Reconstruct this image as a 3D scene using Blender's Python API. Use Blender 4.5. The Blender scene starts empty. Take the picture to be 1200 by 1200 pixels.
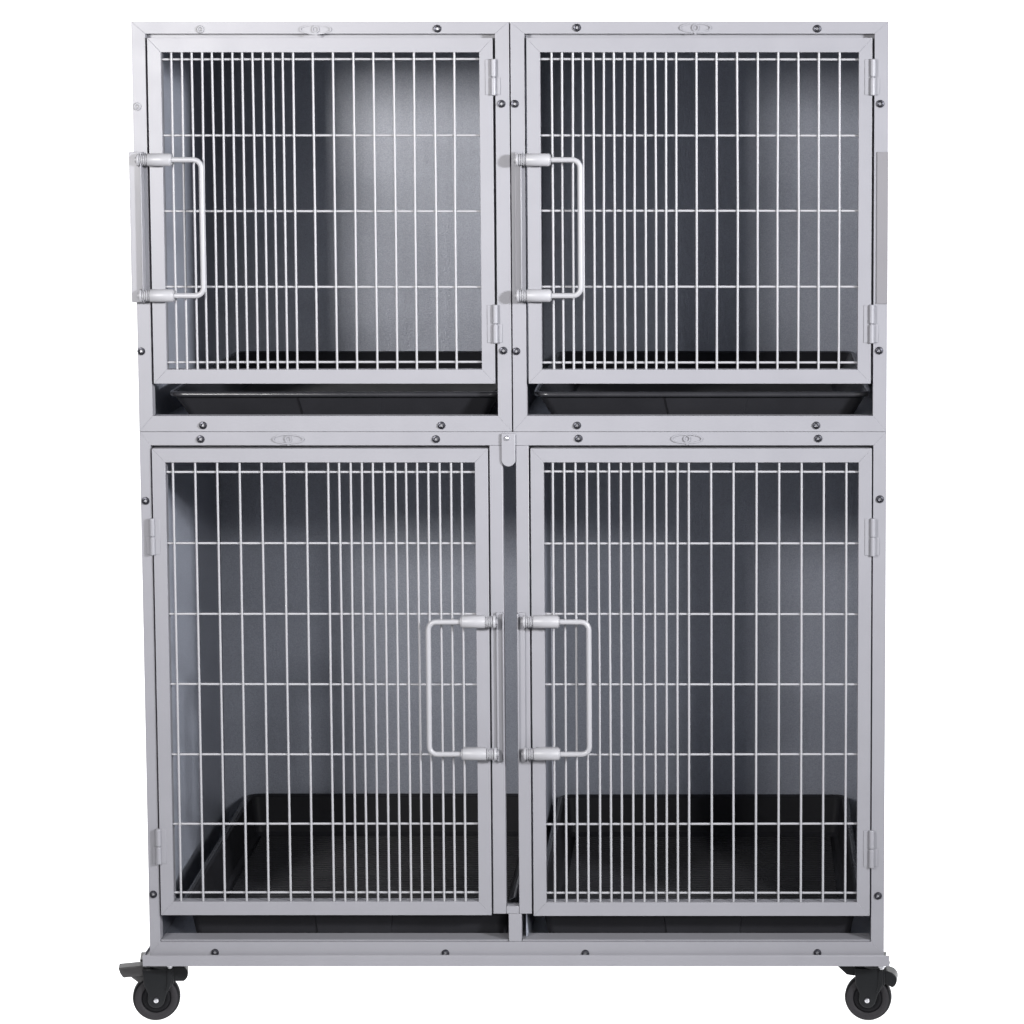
import bpy, bmesh, math, random
from math import pi, sin, cos, radians
from mathutils import Vector, Matrix
random.seed(4)
MM = 0.001
scene = bpy.context.scene
COL = scene.collection

# ------------------------------------------------------------------ materials
def new_mat(name):
    m = bpy.data.materials.new(name); m.use_nodes = True
    nt = m.node_tree; b = nt.nodes['Principled BSDF']
    return m, nt, b

def painted(name, base, rough, bump=0.15, scale=900, tint=0.04, spec=0.5, var_scale=18, speck=None):
    """powder-coat / hammertone paint: slight colour drift, orange peel bump, uneven gloss"""
    m, nt, b = new_mat(name)
    N, L = nt.nodes, nt.links
    tc = N.new('ShaderNodeTexCoord')
    n1 = N.new('ShaderNodeTexNoise'); n1.inputs['Scale'].default_value = var_scale; n1.inputs['Detail'].default_value = 5
    L.new(tc.outputs['Object'], n1.inputs['Vector'])
    cr = N.new('ShaderNodeMix'); cr.data_type = 'RGBA'
    cr.inputs['A'].default_value = [c*(1-tint) for c in base]+[1]
    cr.inputs['B'].default_value = [min(1, c*(1+tint)) for c in base]+[1]
    L.new(n1.outputs['Fac'], cr.inputs['Factor'])
    L.new(cr.outputs['Result'], b.inputs['Base Color'])
    n2 = N.new('ShaderNodeTexNoise'); n2.inputs['Scale'].default_value = scale; n2.inputs['Detail'].default_value = 3
    L.new(tc.outputs['Object'], n2.inputs['Vector'])
    bp = N.new('ShaderNodeBump'); bp.inputs['Strength'].default_value = bump; bp.inputs['Distance'].default_value = 0.0006
    L.new(n2.outputs['Fac'], bp.inputs['Height'])
    L.new(bp.outputs['Normal'], b.inputs['Normal'])
    mr = N.new('ShaderNodeMapRange')
    mr.inputs['To Min'].default_value = rough-0.07; mr.inputs['To Max'].default_value = rough+0.09
    L.new(n1.outputs['Fac'], mr.inputs['Value']); L.new(mr.outputs['Result'], b.inputs['Roughness'])
    b.inputs['Specular IOR Level'].default_value = spec
    return m

def hammertone(name, base):
    m, nt, b = new_mat(name)
    N, L = nt.nodes, nt.links
    tc = N.new('ShaderNodeTexCoord')
    vo = N.new('ShaderNodeTexVoronoi'); vo.inputs['Scale'].default_value = 400; vo.feature = 'SMOOTH_F1'
    no = N.new('ShaderNodeTexNoise'); no.inputs['Scale'].default_value = 620; no.inputs['Detail'].default_value = 4
    big = N.new('ShaderNodeTexNoise'); big.inputs['Scale'].default_value = 5; big.inputs['Detail'].default_value = 6
    for n in (vo, no, big): L.new(tc.outputs['Object'], n.inputs['Vector'])
    ad = N.new('ShaderNodeMath'); ad.operation = 'ADD'
    L.new(vo.outputs['Distance'], ad.inputs[0]); L.new(no.outputs['Fac'], ad.inputs[1])
    bp = N.new('ShaderNodeBump'); bp.inputs['Strength'].default_value = 0.45; bp.inputs['Distance'].default_value = 0.00042
    L.new(ad.outputs[0], bp.inputs['Height']); L.new(bp.outputs['Normal'], b.inputs['Normal'])
    mx = N.new('ShaderNodeMix'); mx.data_type = 'RGBA'
    mx.inputs['A'].default_value = [c*0.86 for c in base]+[1]; mx.inputs['B'].default_value = [c*1.12 for c in base]+[1]
    L.new(big.outputs['Fac'], mx.inputs['Factor'])
    sp = N.new('ShaderNodeMix'); sp.data_type = 'RGBA'; sp.blend_type = 'MULTIPLY'
    cr = N.new('ShaderNodeValToRGB'); cr.color_ramp.elements[0].position = .3; cr.color_ramp.elements[1].position = .7
    cr.color_ramp.elements[0].color = (.78, .78, .8, 1); cr.color_ramp.elements[1].color = (1.1, 1.1, 1.12, 1)
    L.new(no.outputs['Fac'], cr.inputs['Fac'])
    sp.inputs['Factor'].default_value = 1.0
    L.new(mx.outputs['Result'], sp.inputs['A']); L.new(cr.outputs['Color'], sp.inputs['B'])
    L.new(sp.outputs['Result'], b.inputs['Base Color'])
    b.inputs['Roughness'].default_value = 0.38
    b.inputs['Specular IOR Level'].default_value = 0.7
    b.inputs['Metallic'].default_value = 0.08
    return m

def metal(name, base, rough):
    m, nt, b = new_mat(name)
    b.inputs['Base Color'].default_value = (*base, 1); b.inputs['Metallic'].default_value = 1
    N, L = nt.nodes, nt.links
    n = N.new('ShaderNodeTexNoise'); n.inputs['Scale'].default_value = 300
    mr = N.new('ShaderNodeMapRange'); mr.inputs['To Min'].default_value = rough-.08; mr.inputs['To Max'].default_value = rough+.1
    L.new(n.outputs['Fac'], mr.inputs['Value']); L.new(mr.outputs['Result'], b.inputs['Roughness'])
    return m

PAINT = painted('grey_powder_coat', (.200, .198, .217), .42)
RIM = painted('glossy_tray_lip', (.02, .02, .023), .24, bump=.1, tint=.2, spec=.45)
PAINT_OLD = painted('warm_grey_powder_coat', (.142, .137, .148), .45)
WIRE = painted('wire_powder_coat', (.268, .266, .282), .4, bump=.01, scale=200)
PANEL = hammertone('hammertone_panel', (.303, .319, .364))
PLASTIC = painted('black_tray_plastic', (.015, .015, .0175), .42, bump=.3, scale=1500, tint=.2, spec=.15)
RUBBER = painted('black_rubber', (.006, .006, .007), .5, bump=.3, tint=.15, spec=.07)
RUBBER_GREY = painted('dark_grey_rubber', (.02, .019, .021), .5, bump=.3, tint=.15, spec=.1)
FORK = painted('black_fork_steel', (.009, .0095, .0105), .3, bump=.2, tint=.1, spec=.15)
PEDAL = painted('dark_grey_pedal', (.033, .032, .033), .42, bump=.2, tint=.1, spec=.3)
ZINC = metal('zinc_steel', (.62, .62, .65), .3)
DARKSTEEL = metal('dark_screw_steel', (.055, .055, .065), .38)

# ------------------------------------------------------------------ mesh helpers
def link(name, bm, mats, parent=None, bevel=None, smooth=False, seg=2):
    bmesh.ops.recalc_face_normals(bm, faces=bm.faces[:])
    me = bpy.data.meshes.new(name); bm.to_mesh(me); bm.free()
    o = bpy.data.objects.new(name, me); COL.objects.link(o)
    for m in (mats if isinstance(mats, (list, tuple)) else [mats]): me.materials.append(m)
    if parent: o.parent = parent
    if smooth:
        for p in me.polygons: p.use_smooth = True
        try: me.set_sharp_from_angle(angle=radians(smooth if smooth is not True else 40))
        except Exception: pass
    if bevel:
        md = o.modifiers.new('edge', 'BEVEL'); md.width = bevel*MM; md.segments = seg
        md.limit_method = 'ANGLE'; md.angle_limit = radians(40); md.harden_normals = False
    return o

def V(x, y, z): return Vector((x*MM, y*MM, z*MM))

def prism(bm, poly, axis, a, b, mi=0):
    """extrude a 2-D polygon (mm) along an axis; axis 'y': poly is (x,z); 'x': (y,z); 'z': (x,y)"""
    def P(p, t):
        return V(p[0], t, p[1]) if axis == 'y' else V(t, p[0], p[1]) if axis == 'x' else V(p[0], p[1], t)
    A = [bm.verts.new(P(p, a)) for p in poly]; B = [bm.verts.new(P(p, b)) for p in poly]
    n = len(poly); fs = [bm.faces.new(A), bm.faces.new(B[::-1])]
    for i in range(n):
        fs.append(bm.faces.new((A[i], B[i], B[(i+1) % n], A[(i+1) % n])))
    for f in fs: f.material_index = mi
    return fs

def box(bm, x0, x1, y0, y1, z0, z1, mi=0):
    return prism(bm, [(x0, z0), (x1, z0), (x1, z1), (x0, z1)], 'y', y0, y1, mi)

def mitre_frame(bm, x0, x1, z0, z1, y0, y1, l, r, t, b, g=.02):
    """four mitred bars; l, r, t, b are the bar widths"""
    xi0, xi1, zi0, zi1 = x0+l, x1-r, z0+b, z1-t
    prism(bm, [(x0, z0+g), (xi0, zi0+g), (xi0, zi1-g), (x0, z1-g)], 'y', y0, y1)
    prism(bm, [(x1, z0+g), (xi1, zi0+g), (xi1, zi1-g), (x1, z1-g)], 'y', y0, y1)
    prism(bm, [(x0+g, z1), (xi0+g, zi1), (xi1-g, zi1), (x1-g, z1)], 'y', y0, y1)
    prism(bm, [(x0+g, z0), (xi0+g, zi0), (xi1-g, zi0), (x1-g, z0)], 'y', y0, y1)

def tube(bm, pts, r, n=10, mi=0, caps=True):
    """round rod along a list of points (mm)"""
    pts = [V(*p) for p in pts]; r *= MM; rings = []
    for i, p in enumerate(pts):
        d = (pts[min(i+1, len(pts)-1)] - pts[max(i-1, 0)]).normalized()
        ref = Vector((0, 1, 0)) if abs(d.y) < .9 else Vector((1, 0, 0))
        u = d.cross(ref).normalized(); v = d.cross(u).normalized()
        k = 1.0
        if 0 < i < len(pts)-1:
            a = (pts[i]-pts[i-1]).normalized(); c = (pts[i+1]-pts[i]).normalized()
            k = 1/max(.5, math.sqrt((1+a.dot(c))/2))
        rings.append([bm.verts.new(p+(u*cos(2*pi*j/n)+v*sin(2*pi*j/n))*r) for j in range(n)])
    for A, B in zip(rings, rings[1:]):
        for j in range(n):
            bm.faces.new((A[j], A[(j+1) % n], B[(j+1) % n], B[j])).material_index = mi
    if caps:
        bm.faces.new(rings[0]).material_index = mi; bm.faces.new(rings[-1][::-1]).material_index = mi

def lathe(bm, prof, c, axis='y', n=32, mi=0, mis=None):
    """prof: (radius, along axis) in mm, closed at both ends when radius is 0"""
    def P(r, t, a):
        if axis == 'y': return V(c[0]+r*cos(a), c[1]+t, c[2]+r*sin(a))
        if axis == 'x': return V(c[0]+t, c[1]+r*cos(a), c[2]+r*sin(a))
        return V(c[0]+r*cos(a), c[1]+r*sin(a), c[2]+t)
    rings = []
    for r, t in prof:
        rings.append([bm.verts.new(P(0, t, 0))] if r == 0 else [bm.verts.new(P(r, t, 2*pi*j/n)) for j in range(n)])
    for k, (A, B) in enumerate(zip(rings, rings[1:])):
        m = mis[k] if mis else mi
        for j in range(n):
            a0, a1 = A[j % len(A)], A[(j+1) % len(A)]; b0, b1 = B[j % len(B)], B[(j+1) % len(B)]
            vs = [v for i, v in enumerate((a0, a1, b1, b0)) if v not in (a0, a1, b1, b0)[:i]]
            if len(vs) > 2: bm.faces.new(vs).material_index = m
    return rings

def arc(cx, cz, r, a0, a1, n):
    return [(cx+r*cos(radians(a0+(a1-a0)*i/n)), cz+r*sin(radians(a0+(a1-a0)*i/n))) for i in range(n+1)]

def rrect(x0, x1, y0, y1, r, n=6):
    return arc(x1-r, y1-r, r, 0, 90, n)+arc(x0+r, y1-r, r, 90, 180, n)+arc(x0+r, y0+r, r, 180, 270, n)+arc(x1-r, y0+r, r, 270, 360, n)

def empty(name, loc, label, cat, group=None):
    o = bpy.data.objects.new(name, None); COL.objects.link(o)
    o.empty_display_size = .05
    o['label'] = label; o['category'] = cat
    if group: o['group'] = group
    o.location = V(*loc)
    return o

def seat(o, root):
    """parts are modelled in scene coordinates; keep them there under a moved root"""
    if o.parent == root: o.matrix_parent_inverse = root.matrix_basis.inverted()

# ------------------------------------------------------------------ small fittings
def screw_mesh():
    bm = bmesh.new()
    lathe(bm, [(0, .4), (2.3, .4), (2.5, -1.6), (3.4, -3.0), (5.0, -2.6), (5.9, -1.2), (6.0, 0.6)], (0, 0, 0), n=20,
          mis=[1, 0, 0, 0, 0, 0])
    for i in range(2):   # bright cross slot floor in the recess
        a = i*pi/2
        p = [(cos(a)*2-sin(a)*.45, sin(a)*2+cos(a)*.45), (-cos(a)*2-sin(a)*.45, -sin(a)*2+cos(a)*.45),
             (-cos(a)*2+sin(a)*.45, -sin(a)*2-cos(a)*.45), (cos(a)*2+sin(a)*.45, sin(a)*2-cos(a)*.45)]
        prism(bm, p, 'y', -.2-.3*i, .35, 1)
    bmesh.ops.recalc_face_normals(bm, faces=bm.faces[:])
    me = bpy.data.meshes.new('screw'); bm.to_mesh(me); bm.free()
    me.materials.append(DARKSTEEL); me.materials.append(ZINC)
    for p in me.polygons: p.use_smooth = True
    me.set_sharp_from_angle(angle=radians(35))
    return me
SCREW = screw_mesh()
WASHED_SCREW = SCREW.copy(); WASHED_SCREW.name = 'washed_out_screw'; WASHED_SCREW.materials[0] = WIRE; WASHED_SCREW.materials[1] = WIRE  # overexposed screws: the washed-out look is put into the pale colour

def screws(root, pts, y=-.1, me=None):
    for x, z in pts:
        o = bpy.data.objects.new('screw', me or SCREW); COL.objects.link(o); o.parent = root
        o.location = V(x, y, z); o.rotation_euler = (0, random.uniform(0, 3), 0); seat(o, root)

def badge(root, x, z):
    bm = bmesh.new()
    def oval(a, b, n=48): return [(x+a*cos(2*pi*i/n), z+b*sin(2*pi*i/n)) for i in range(n)]
    def ring(o1, o2, y0, y1):
        n = len(o1)
        R = [[bm.verts.new(V(p[0], y, p[1])) for p in o] for o, y in ((o1, y0), (o1, y1), (o2, y1), (o2, y0))]
        for A, B in zip(R, R[1:]):
            for i in range(n): bm.faces.new((A[i], A[(i+1) % n], B[(i+1) % n], B[i]))
    ring(oval(24, 7.6), oval(21.8, 5.7), .2, -2.2)
    ring(oval(5.4, 5.4), oval(3.6, 3.6), .2, -2.2)
    prism(bm, [(x-1.6, z-10.0), (x+1.6, z-10.0), (x+2.2, z-4.4), (x-2.2, z-4.4)], 'y', -1.5, .2)
    o = link('badge', bm, PAINT, root, smooth=True); seat(o, root)

def hinge(parent, root, x, z0, z1, leaf_dir):
    bm = bmesh.new(); zm = (z0+z1)/2
    for a, b in ((z0, zm-.7), (zm+.7, z1)):
        lathe(bm, [(0, a), (3.6, a), (4.3, a+.8), (4.3, b-.8), (3.6, b), (0, b)], (x, -4.6, 0), 'z', 14)
    lathe(bm, [(0, z0+2), (2.4, z0+2), (2.4, z1-2), (0, z1-2)], (x, -4.6, 0), 'z', 10)
    w = 12*leaf_dir
    box(bm, min(x, x+w), max(x, x+w), -3.9, -2.2, z0+.8, z1-.8)
    box(bm, min(x, x-w*.85), max(x, x-w*.85), -2.0, -.3, z0+1, zm-.8)
    o = link('hinge', bm, PAINT, parent, bevel=.5, smooth=35); seat(o, root)

def latch(parent, root, xs0, xs1, zt, zb, xh, side):
    """slide bolt latch: a bent rod handle whose two ends run through sprung sleeves. side=+1: handle right of the sleeves"""
    y = -15
    bm = bmesh.new(); R = 12
    tip = xs0-3 if side > 0 else xs1+3
    root_x = (xs1 if side > 0 else xs0)
    c = xh-side*R
    pts = [(tip, y, zt)]
    pts += [(c+side*R*cos(radians(a)), y-2*(1-0), zt-R+R*sin(radians(a))) for a in (90, 72, 54, 36, 18, 0)]
    pts += [(c+side*R*cos(radians(a)), y-2, zb+R-R*sin(radians(a))) for a in (0, 18, 36, 54, 72, 90)]
    pts += [(tip, y, zb)]
    tube(bm, pts, 4.15, 12)
    h = link('latch_handle', bm, WIRE, parent, smooth=50); seat(h, root)
    for z in (zt, zb):
        bm = bmesh.new()
        ln = xs1-xs0
        # keyed barrel with a collar at each end and the coil of its spring between them
        prof = [(0, 0), (9.2, 0), (9.8, .8), (9.8, 3.2), (8.6, 3.8)]
        t = 4.4; flip = side > 0
        while t < ln*.27:
            prof += [(7.2, t), (9.0, t+1.0), (9.0, t+1.6), (7.2, t+2.6)]; t += 2.8
        prof += [(9.2, t+.2), (9.7, t+1), (9.7, ln-3.2), (9.1, ln-2.2), (8.2, ln-1.8), (8.2, ln-.4), (0, ln)]
        if not flip: prof = [(r, ln-q) for r, q in prof]
        lathe(bm, prof, (xs0, y, z), 'x', 18)
        # saddle that welds the barrel to the door stile
        sx0, sx1 = (xs0+ln*.36, xs1-4) if flip else (xs0+4, xs1-ln*.36)
        box(bm, sx0, sx1, -10, -3.3, z-8.6, z+8.6)
        s = link('latch_sleeve', bm, WIRE, parent, bevel=.4, smooth=40); seat(s, root)

def grille(parent, root, xs, zs, x0, x1, z0, z1):
    bm = bmesh.new()
    def jit(a): return a+random.uniform(-.5, .5)
    for x in xs:
        a = jit(x)
        tube(bm, [(a, 1.2, z0-5), (a+random.uniform(-.5, .5), 1.2+random.uniform(-.6, .6), (z0+z1)/2), (jit(x), 1.2, z1+5)], 1.8, 10)
    for z in zs:
        a = jit(z)
        tube(bm, [(x0-5, 4.4, a), (x1+5, 4.4, jit(z))], 1.8, 10)
    o = link('wire_grille', bm, WIRE, parent, smooth=50); seat(o, root)

def door(root, x0, x1, z0, z1, w):
    bm = bmesh.new()
    mitre_frame(bm, x0, x1, z0, z1, -3, 17, w, w, w+1.5, w+1.5)
    d = link('door', bm, PAINT, root, bevel=.35, smooth=35); seat(d, root)
    return d

def sheet(root, name, m, *b):
    bm = bmesh.new(); box(bm, *b)
    o = link(name, bm, m, root, bevel=.3); seat(o, root); return o

DEPTH = 694

def rear_posts(root, x0, x1, z0, z1):
    for a in (x0+3.2, x1-21):
        sheet(root, 'rear_post', PAINT, a, a+17.8, DEPTH-21.5, DEPTH-4, z0+4, z1-4)

def door_stop(root, x0, x1, z0, z1, w=5):
    bm = bmesh.new(); mitre_frame(bm, x0, x1, z0, z1, 18, 21.5, w, w, w, w)
    o = link('door_stop', bm, PAINT, root); seat(o, root)

# ------------------------------------------------------------------ the two small cages on top
def upper_cage(x0, x1, bars, label, keeper, badge_x, badge_z):
    z0, z1 = 929.6, 1548
    root = empty('dog_cage', ((x0+x1)/2, DEPTH/2, z0), label, 'dog cage', 'small cages side by side on the top row')
    bm = bmesh.new()
    mitre_frame(bm, x0, x1, z0, z1, 0, 22, 21, 21, 18.5, 24)
    f = link('frame', bm, PAINT, root, bevel=.3, smooth=35); seat(f, root)
    sheet(root, 'side_panel', PANEL, x0+1.2, x0+3, 22.4, DEPTH-3, z0+1.5, z1-1.5)
    sheet(root, 'side_panel', PANEL, x1-3, x1-1.2, 22.4, DEPTH-3, z0+1.5, z1-1.5)
    rear_posts(root, x0, x1, z0, z1)
    sheet(root, 'back_panel', PANEL, x0+3.4, x1-3.4, DEPTH-24, DEPTH-22, z0+2, z1-4)
    sheet(root, 'top_panel', PANEL, x0+3.4, x1-3.4, 22.6, DEPTH-25, z1-3.2, z1-1.4)
    sheet(root, 'bottom_panel', PANEL, x0+3.4, x1-3.4, 22.6, DEPTH-25, z0+1.6, z0+3.4)
    # door
    dx0, dx1, dz0, dz1 = x0+24.2, x1-24.6, 1003, 1523.4
    door_stop(root, dx0-2.3, dx1+5.3, dz0+3, dz1+6.3, 12)
    d = door(root, dx0, dx1, dz0, dz1, 20)
    grille(d, root, bars, [1491.5, 1377.5, 1264, 1149.6, 1035], dx0+20, dx1-20, dz0+21.5, dz1-21.5)
    for a, b in ((1437.5, 1492), (1064.5, 1123)): hinge(d, root, x1-23.8, a, b, -1)
    latch(d, root, x0+8, x0+60.5, 1341.5, 1137.5, x0+104.5, 1)
    # keeper strip that the two bolt tips enter
    bm = bmesh.new(); k0, k1, kd = keeper
    box(bm, k0, k1, -kd, -.3, 1127, 1353)
    lip0, lip1 = x0+19.2, x0+21
    if k1 < lip0-.5: box(bm, k1-2, k1, -kd-7, -kd+.5, 1129, 1351)
    o = link('keeper_plate', bm, PAINT, root, bevel=.8, smooth=35); seat(o, root)
    badge(root, badge_x, badge_z)
    sc = [(x1-107, 1537), (x1-12, 1425), (x1-12, 1053), (x0+5.5, 1052), (x0+97, 939), (x1-107, 939)]
    return root, sc

BARS_U = [-507.4+15.19*i for i in range(13)]+[-295.4+30.25*i for i in range(8)]
BARS_U2 = [62.9+15.53*i for i in range(13)]+[279.6+30.7*i for i in range(8)]
ul, sc = upper_cage(-567, -1, BARS_U,
    'small grey cage whose latch plate overhangs the outer left edge of the stack',
    (-571.5, -552, 14), -290.3, 1536)
screws(ul, sc)
screws(ul, [(-559.5, 1421), (-463, 1536)], me=WASHED_SCREW)
ur, sc = upper_cage(1, 568, BARS_U2,
    'small grey cage with a dull flat plate at the outer right edge of the stack',
    (6.5, 17, 5), 278.5, 1538.5)
screws(ur, sc+[(101, 1538.5), (7, 1425)])
bm = bmesh.new(); box(bm, 551.6, 568.4, -2.2, -.25, 1124, 1353)
o = link('side_plate', bm, PAINT_OLD, ur, bevel=.5); seat(o, ur)

# ------------------------------------------------------------------ the wide cage below
def lower_cage():
    x0, x1, z0, z1 = -567, 568, 114.6, 929
    root = empty('double_dog_cage', (0, DEPTH/2, z0),
                 'wide grey cage with two tall doors and a slotted centre post',
                 'dog cage')
    bm = bmesh.new()
    # two narrow outer stiles, top bar, bottom bar
    mitre_frame(bm, x0, x1, z0, z1, 0, 22, 16.5, 20, 20.5, 21)
    f = link('frame', bm, PAINT, root, bevel=.3, smooth=35); seat(f, root)
    sheet(root, 'side_panel', PANEL, x0+1.2, x0+3, 22.4, DEPTH-3, z0+1.5, z1-1.5)
    sheet(root, 'side_panel', PANEL, x1-3, x1-1.2, 22.4, DEPTH-3, z0+1.5, z1-1.5)
    rear_posts(root, x0, x1, z0, z1)
    sheet(root, 'back_panel', PANEL, x0+3.4, x1-3.4, DEPTH-24, DEPTH-22, z0+2, z1-4)
    sheet(root, 'top_panel', PANEL, x0+3.4, x1-3.4, 22.6, DEPTH-25, z1-3.2, z1-1.4)
    sheet(root, 'bottom_panel', PANEL, x0+3.4, x1-3.4, 22.6, DEPTH-25, z0+1.6, z0+3.4)
    sheet(root, 'divider_panel', PANEL, 13.2, 15.4, 23, DEPTH-33, z0+4, z1-5)
    sheet(root, 'tray_sill', PAINT, x0+17, -12.5, 3, 40, 136, 138)
    sheet(root, 'tray_sill', PAINT, 8.5, x1-20.5, 3, 40, 136, 138)
    # removable centre post: two bars with a slot between them, on a stub
    bm = bmesh.new()
    box(bm, -35.5, -15.5, -.6, 20, 180, 908.2)
    box(bm, 4.6, 24.2, -.6, 20, 180, 908.2)
    box(bm, -15.2, 4.3, -.5, 20, 180, 192)
    box(bm, -15.2, 4.3, -.5, 20, 882, 908)
    box(bm, -12, 8, .4, 20, 135.7, 179.7)
    p = link('centre_post', bm, PAINT, root, bevel=.9, smooth=35); seat(p, root)
    # tab that holds the top of the post
    bm = bmesh.new()
    poly = arc(-6.5, 887, 10.6, 180, 360, 14)+[(4.1, 929-2), (-17.1, 929-2)]
    prism(bm, poly, 'y', -4.2, -.8)
    tb = link('post_tab', bm, PAINT, root, bevel=.9, smooth=35); seat(tb, root)
    bm = bmesh.new()
    lathe(bm, [(0, -3.2), (2.2, -2.8), (3.6, -1.6), (4.2, 0), (4.2, 1)], (-8.4, -4.4, 920), n=18)
    s = link('rivet', bm, ZINC, tb, smooth=60); seat(s, root)
    ROWS = [867.6, 757.2, 648, 539, 429.6, 320.6, 212.3]
    # left door, hinged on the left
    door_stop(root, -550.3, -35.7, 181, 908.3, 12)
    d = door(root, -548, -37.8, 178.6, 904, 19.8)
    grille(d, root, [-516.9+33.7*i for i in range(8)]+[-281+16.94*i for i in range(1, 13)], ROWS, -528, -58, 201, 882)
    for a, b in ((740.6, 797), (259.4, 315)): hinge(d, root, -549.4, a, b, 1)
    latch(d, root, -81, -27, 639.5, 434.5, -129.6, -1)
    # right door, hinged on the right
    door_stop(root, 24.4, 547.8, 181, 908.3, 12)
    d = door(root, 27, 545.6, 177.4, 904, 19.8)
    grille(d, root, [60.3+17.25*i for i in range(13)]+[301.6+34.3*i for i in range(7)], ROWS, 47, 526, 201, 882)
    for a, b in ((739, 797), (254, 312.5)): hinge(d, root, 547.4, a, b, -1)
    latch(d, root, 14.6, 70.5, 639.5, 434.5, 115, 1)
    for a, b in ((-27, -16.2), (6.2, 16.4)):
        bm = bmesh.new()
        box(bm, a, b, -5, -.9, 420, 652)
        l = b if a < 0 else a
        box(bm, l-1.0, l+1.0, -11, -4.6, 421, 651)
        o = link('keeper_plate', bm, PAINT, root, bevel=.7, smooth=35); seat(o, root)
    badge(root, -340.7, 918.2); badge(root, 264.7, 918.8)
    screws(root, [(-474, 918), (-116.4, 918), (100.1, 919), (464.3, 919)])
    screws(root, [(-559.5, 823.5), (-560, 210.7), (558.3, 826), (558.6, 208.4), (-466.3, 118.6), (-110, 117.6), (106.4, 117.2), (465.3, 118.2)])
    return root
lower_cage()

# ------------------------------------------------------------------ trays
def tray(x0, x1, y0, y1, zr, zb, flare, label, tilt=.7):
    root = empty('tray', ((x0+x1)/2, (y0+y1)/2, zb), label, 'tray', 'black trays inside the cages')
    bm = bmesh.new()
    def loop(inset, z, r):
        return [bm.verts.new(V(p[0], p[1], z)) for p in rrect(x0+inset, x1-inset, y0+inset, y1-inset, r)]
    h = zr-zb
    L = [loop(flare+3, zb, 12), loop(5.5, zr-7, 17), loop(.8, zr-6.5, 21), loop(0, zr-3.5, 22), loop(1.2, zr-.8, 21), loop(3.5, zr, 19),
         loop(6.5, zr-.6, 17), loop(8.5, zr-3, 15), loop(flare+1, zb+10, 12), loop(flare+7, zb+3.5, 9)]
    n = len(L[0])
    for A, B in zip(L, L[1:]):
        for i in range(n): bm.faces.new((A[i], A[(i+1) % n], B[(i+1) % n], B[i]))
    bm.faces.new(L[0]); bm.faces.new(L[-1][::-1])
    # ribbed floor
    y = y0+flare+16
    while y < y1-flare-16:
        prism(bm, [(y, zb+3), (y+5.6, zb+3), (y+4.4, zb+7.5), (y+1.2, zb+7.5)], 'x', x0+flare+14, x1-flare-14)
        y += 12.5
    # thicker hand-hold in the middle of the front wall, following its slope
    xc = (x0+x1)/2+6
    def fy(z): return y0+5.5+(flare+3-5.5)*(zr-7-z)/(h-7)
    za, zc = zr-9, zb+2
    vs = []
    for z, w in ((za, 66), (zc, 58)):
        for sx in (-1, 1):
            vs.append(bm.verts.new(V(xc+sx*w, fy(z)+3, z))); vs.append(bm.verts.new(V(xc+sx*(w-4), fy(z)-2.6, z)))
    a, b, c, d, e, f, g, k = vs   # a,b left top; c,d right top; e,f left low; g,k right low
    for q in ((b, d, k, f), (a, b, f, e), (d, c, g, k), (a, c, d, b), (e, f, k, g), (a, e, g, c)): bm.faces.new(q)
    o = link('tray_body', bm, PLASTIC, root, smooth=30); seat(o, root)
    bm = bmesh.new()   # rolled lip round the top
    path = rrect(x0+1.2, x1-1.2, y0+1.2, y1-1.2, 20); rings = []
    for i, p in enumerate(path):
        q0, q1 = path[i-1], path[(i+1) % len(path)]
        t = Vector((q1[0]-q0[0], q1[1]-q0[1])).normalized()
        rings.append([bm.verts.new(V(p[0]+t.y*4.6*cos(2*pi*k/10), p[1]-t.x*4.6*cos(2*pi*k/10), zr-3+4.2*sin(2*pi*k/10))) for k in range(10)])
    for A, B in zip(rings, rings[1:]+rings[:1]):
        for k in range(10): bm.faces.new((A[k], A[(k+1) % 10], B[(k+1) % 10], B[k]))
    o = link('rim', bm, RIM, root, smooth=50); seat(o, root)
    root.rotation_euler.x = radians(tilt)   # the trays rest a little higher at the back
    return root
tray(-526, -20, 30, 650, 990, 938, 28, 'shallow black plastic tray in the small cage at the left of the top row')
tray(32, 543, 30, 650, 990, 938, 28, 'shallow black plastic tray in the small cage at the right of the top row')
tray(-520, -4, 30, 652, 202, 129, 15, 'deep black ribbed tray behind the tall left door of the wide lower cage', 1.8)
tray(30, 534, 30, 652, 201, 129, 15, 'deep black ribbed tray behind the tall right door of the wide lower cage', 1.7)

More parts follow.
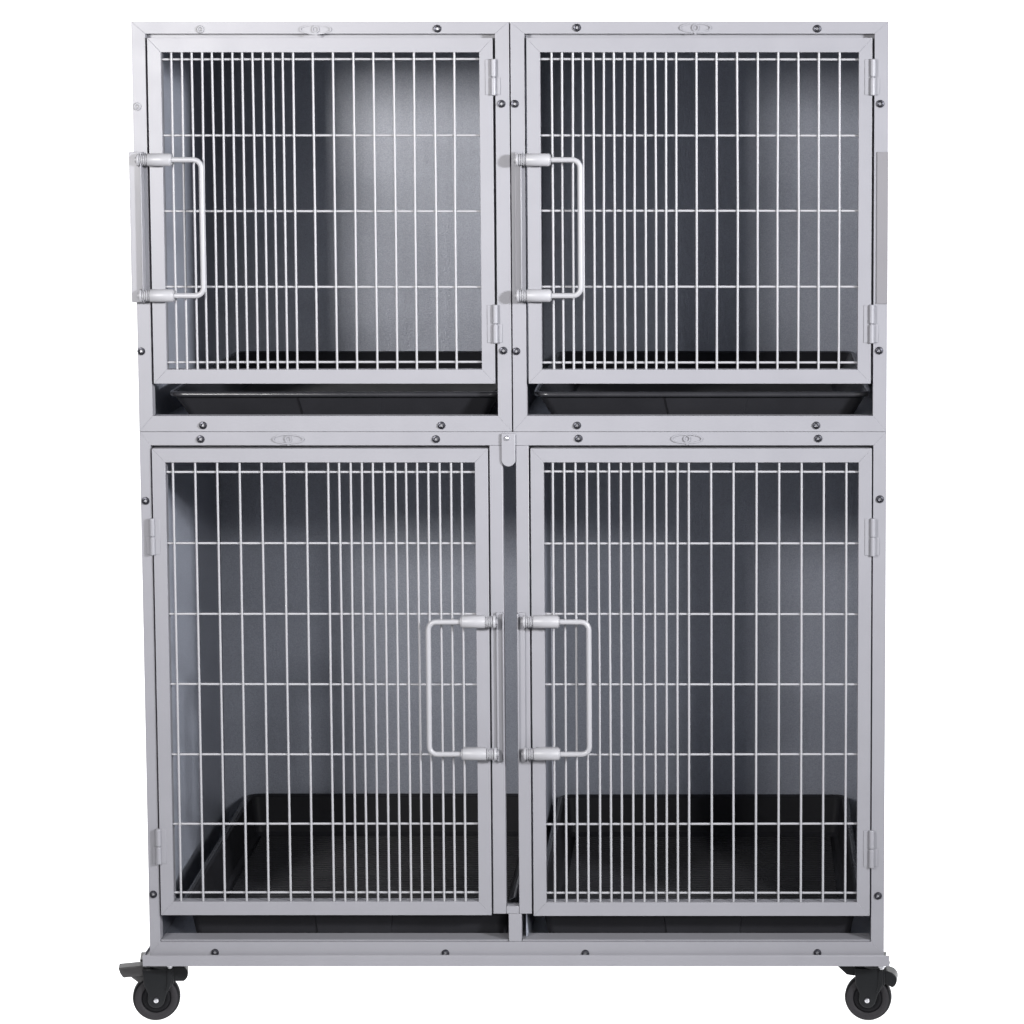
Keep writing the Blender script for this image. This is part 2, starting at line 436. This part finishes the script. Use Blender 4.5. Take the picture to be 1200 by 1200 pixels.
# ------------------------------------------------------------------ wheeled base
def wheeled_base():
    root = empty('wheeled_base', (0, DEPTH/2, 0),
                 'low grey platform on black swivel casters with brake pedals, carrying the whole stack', 'wheeled base')
    bm = bmesh.new()
    prism(bm, [(-7, 99), (DEPTH+8, 99), (DEPTH+8, 114), (DEPTH+6, 114), (DEPTH+6, 112.2), (-5, 112.2), (-5, 116.6), (-7, 116.6)], 'x', -577, 567.5)
    box(bm, -577, 576, -9, -7.1, 99.3, 116.3)
    box(bm, -577, -575, -4.8, DEPTH+5.8, 112.3, 115.5)
    f = link('platform', bm, PAINT, root, bevel=.8, smooth=35); seat(f, root)
    def caster(cx, cy, lob, pedal, mir=1, yaw=0):
        bm = bmesh.new(); cz = 36.6
        # mounting plate and swivel race
        box(bm, cx-24, cx+(38 if mir else 26), cy-8, cy+34, 95.4, 98.9)
        lathe(bm, [(0, 95.4), (22, 95.4), (24, 92), (23, 88), (19, 85), (0, 85)], (cx+10, cy, 0), 'z', 28)
        # fork: crown with the rounded offset housing, and two cheeks
        lx, lz = lob
        crown = [(cx-20, 88), (cx-19, 74), (cx-6, 69)] + [(cx+24, 64)] + arc(lx, lz, 13.5, -60, 80, 9) + [(cx+10, 89)]
        prism(bm, crown, 'y', cy-15, cy+15)
        cheek = [(cx-20, 86), (cx-18.5, 62), (cx-12, 46)] + arc(cx, cz, 13, 170, 350, 12) + [(cx+17, 48), (cx+27, 62), (cx+27, 86)]
        for a, b in ((cy-19, cy-15.3), (cy+15.3, cy+19)): prism(bm, cheek, 'y', a, b)
        # pressed rib on the cheek
        prism(bm, [(cx+14, 50), (cx+19, 50), (cx+24, 62), (cx+24, 85), (cx+17, 85), (cx+17, 62)], 'y', cy-21, cy-18.8)
        c = link('caster', bm, FORK, root, bevel=1.0, smooth=35); seat(c, root)
        bm = bmesh.new()
        prof = [(12, -10.5), (17, -12.5), (20, -12), (22, -9.6), (23, -11.2), (29.5, -12.6), (33, -11.5), (35.6, -8.5), (36.6, -4), (36.6, 4), (35.6, 8.5), (33, 11.5),
                (29.5, 12.6), (23, 11.2), (22, 9.6), (20, 12), (17, 12.5), (12, 10.5), (0, 10.5)]
        lathe(bm, [(0, -10.5)]+prof, (cx, cy, cz), n=56, mis=[0, 0, 0, 0, 0, 1, 1, 0, 0, 0, 0, 0, 1, 1]+[0]*8)
        w = link('wheel', bm, [RUBBER, RUBBER_GREY], c, smooth=50); seat(w, root)
        bm = bmesh.new()
        lathe(bm, [(0, -24.4), (2.6, -24.4), (3.6, -23.4), (3.6, -19), (5.2, -18.9), (5.2, 18), (0, 18)], (cx, cy, cz), n=18)
        a = link('axle_bolt', bm, ZINC, c, smooth=40); seat(a, root)
        bm = bmesh.new()
        lathe(bm, [(0, 93.6), (7, 93.6), (7, 90.6), (4, 90.4), (4, 87), (0, 87)], (cx+22, cy-20, 0), 'z', 6)
        n_ = link('swivel_nut', bm, ZINC, c, bevel=.4); seat(n_, root)
        bm = bmesh.new()
        if pedal == 'long':
            prism(bm, [(cx-57, 88.5), (cx-20, 90.5), (cx-13, 90.5), (cx-13, 76), (cx-22, 74), (cx-50, 72.5), (cx-54.5, 80)], 'y', cy-14, cy+12)
            prism(bm, [(cx-40, 73), (cx-14, 76), (cx-18, 62), (cx-27, 62)], 'y', cy-9, cy+9)
        else:
            prism(bm, [(cx-54, 92.5), (cx-14, 94.6), (cx-14, 74), (cx-22, 72), (cx-33, 73.5)], 'y', cy-12, cy+12)
        p = link('brake_pedal', bm, PEDAL if pedal == 'long' else FORK, c, bevel=1.5, smooth=35); seat(p, root)
        pivot = Matrix.Translation(V(cx, cy, 0))
        for part in (c, w, a, n_, p):   # swivelled a little on its plate
            part.data.transform(pivot @ Matrix.Rotation(radians(yaw), 4, 'Z') @ pivot.inverted())
    caster(-566, 40, (-530, 75), 'long', 1, 9)
    caster(546, 40, (578, 68), 'short', 0, -7)
    caster(-545, 650, (-509, 75), 'long')
    caster(546, 650, (578, 68), 'short')
    return root
wheeled_base()

# ------------------------------------------------------------------ white sweep behind and under, with an added glow
def backdrop():
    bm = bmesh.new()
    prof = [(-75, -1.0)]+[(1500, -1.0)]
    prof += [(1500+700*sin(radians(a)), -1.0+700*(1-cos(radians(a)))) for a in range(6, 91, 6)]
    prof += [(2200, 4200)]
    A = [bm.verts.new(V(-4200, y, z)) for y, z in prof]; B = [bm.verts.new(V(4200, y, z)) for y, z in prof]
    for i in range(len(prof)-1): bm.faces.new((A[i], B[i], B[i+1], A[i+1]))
    m, nt, b = new_mat('glowing_white_sweep')
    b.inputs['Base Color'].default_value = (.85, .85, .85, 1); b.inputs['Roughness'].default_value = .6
    b.inputs['Emission Color'].default_value = (1, 1, 1, 1); b.inputs['Emission Strength'].default_value = 1.0  # glow added to the sweep so it stays pure white, without shading
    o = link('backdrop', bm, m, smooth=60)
    o['kind'] = 'structure'; o['label'] = 'seamless white sweep with an added glow, under and behind the cages'
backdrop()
bm = bmesh.new()
box(bm, -4500, 4500, -6000, -75.5, -40, -1.2)
o = link('floor', bm, painted('white_studio_floor', (.46, .46, .465), .6, bump=.05, tint=.02))
o['kind'] = 'structure'; o['label'] = 'white studio floor in front of the glowing sweep'

# ------------------------------------------------------------------ light
w = bpy.data.worlds.new('World'); scene.world = w; w.use_nodes = True
bg = w.node_tree.nodes['Background']
bg.inputs['Color'].default_value = (.93, .96, 1.0, 1); bg.inputs['Strength'].default_value = .35

def area(name, loc, aim, size, power, col=(1, 1, 1), spread=180):
    l = bpy.data.lights.new(name, 'AREA'); l.shape = 'SQUARE'; l.size = size; l.energy = power; l.color = col
    l.spread = radians(spread)
    o = bpy.data.objects.new(name, l); COL.objects.link(o); o.location = V(*loc)
    o.rotation_euler = (V(*aim)-V(*loc)).to_track_quat('-Z', 'Y').to_euler()
    return o
area('key_softbox', (-1240, -2400, 1690), (-100, 0, 1350), .36, 29.5, (1, .985, .97), 105)
area('right_softbox', (2600, -2200, 1700), (-400, 0, 1300), .3, 48, (.97, .98, 1), 80)
l = bpy.data.lights.new('lower_spot', 'SPOT'); l.energy = 1400; l.shadow_soft_size = .45; l.spot_size = radians(9.6); l.spot_blend = .3
o = bpy.data.objects.new('lower_spot', l); COL.objects.link(o); o.location = V(3800, -8000, 3300)
o.rotation_euler = (V(0, 0, 400)-o.location).to_track_quat('-Z', 'Y').to_euler()

# ------------------------------------------------------------------ camera
cam = bpy.data.cameras.new('camera'); co = bpy.data.objects.new('camera', cam); COL.objects.link(co)
cam.sensor_width = 36; cam.lens = 104.4; cam.clip_end = 100; cam.clip_start = .05
cam.shift_x = (600-860)/1200; cam.shift_y = -(600-458)/1200
co.location = V(336, -4480, 1450); co.rotation_euler = (radians(90-5.84), 0, 0)
scene.camera = co

scene.render.engine = 'CYCLES'
scene.cycles.max_bounces = 8; scene.cycles.diffuse_bounces = 5
scene.cycles.use_denoising = True
scene.render.resolution_x = scene.render.resolution_y = 1024
vs = scene.view_settings
vs.view_transform = 'Standard'; vs.look = 'None'; vs.exposure = 0; vs.gamma = 1; vs.use_curve_mapping = False
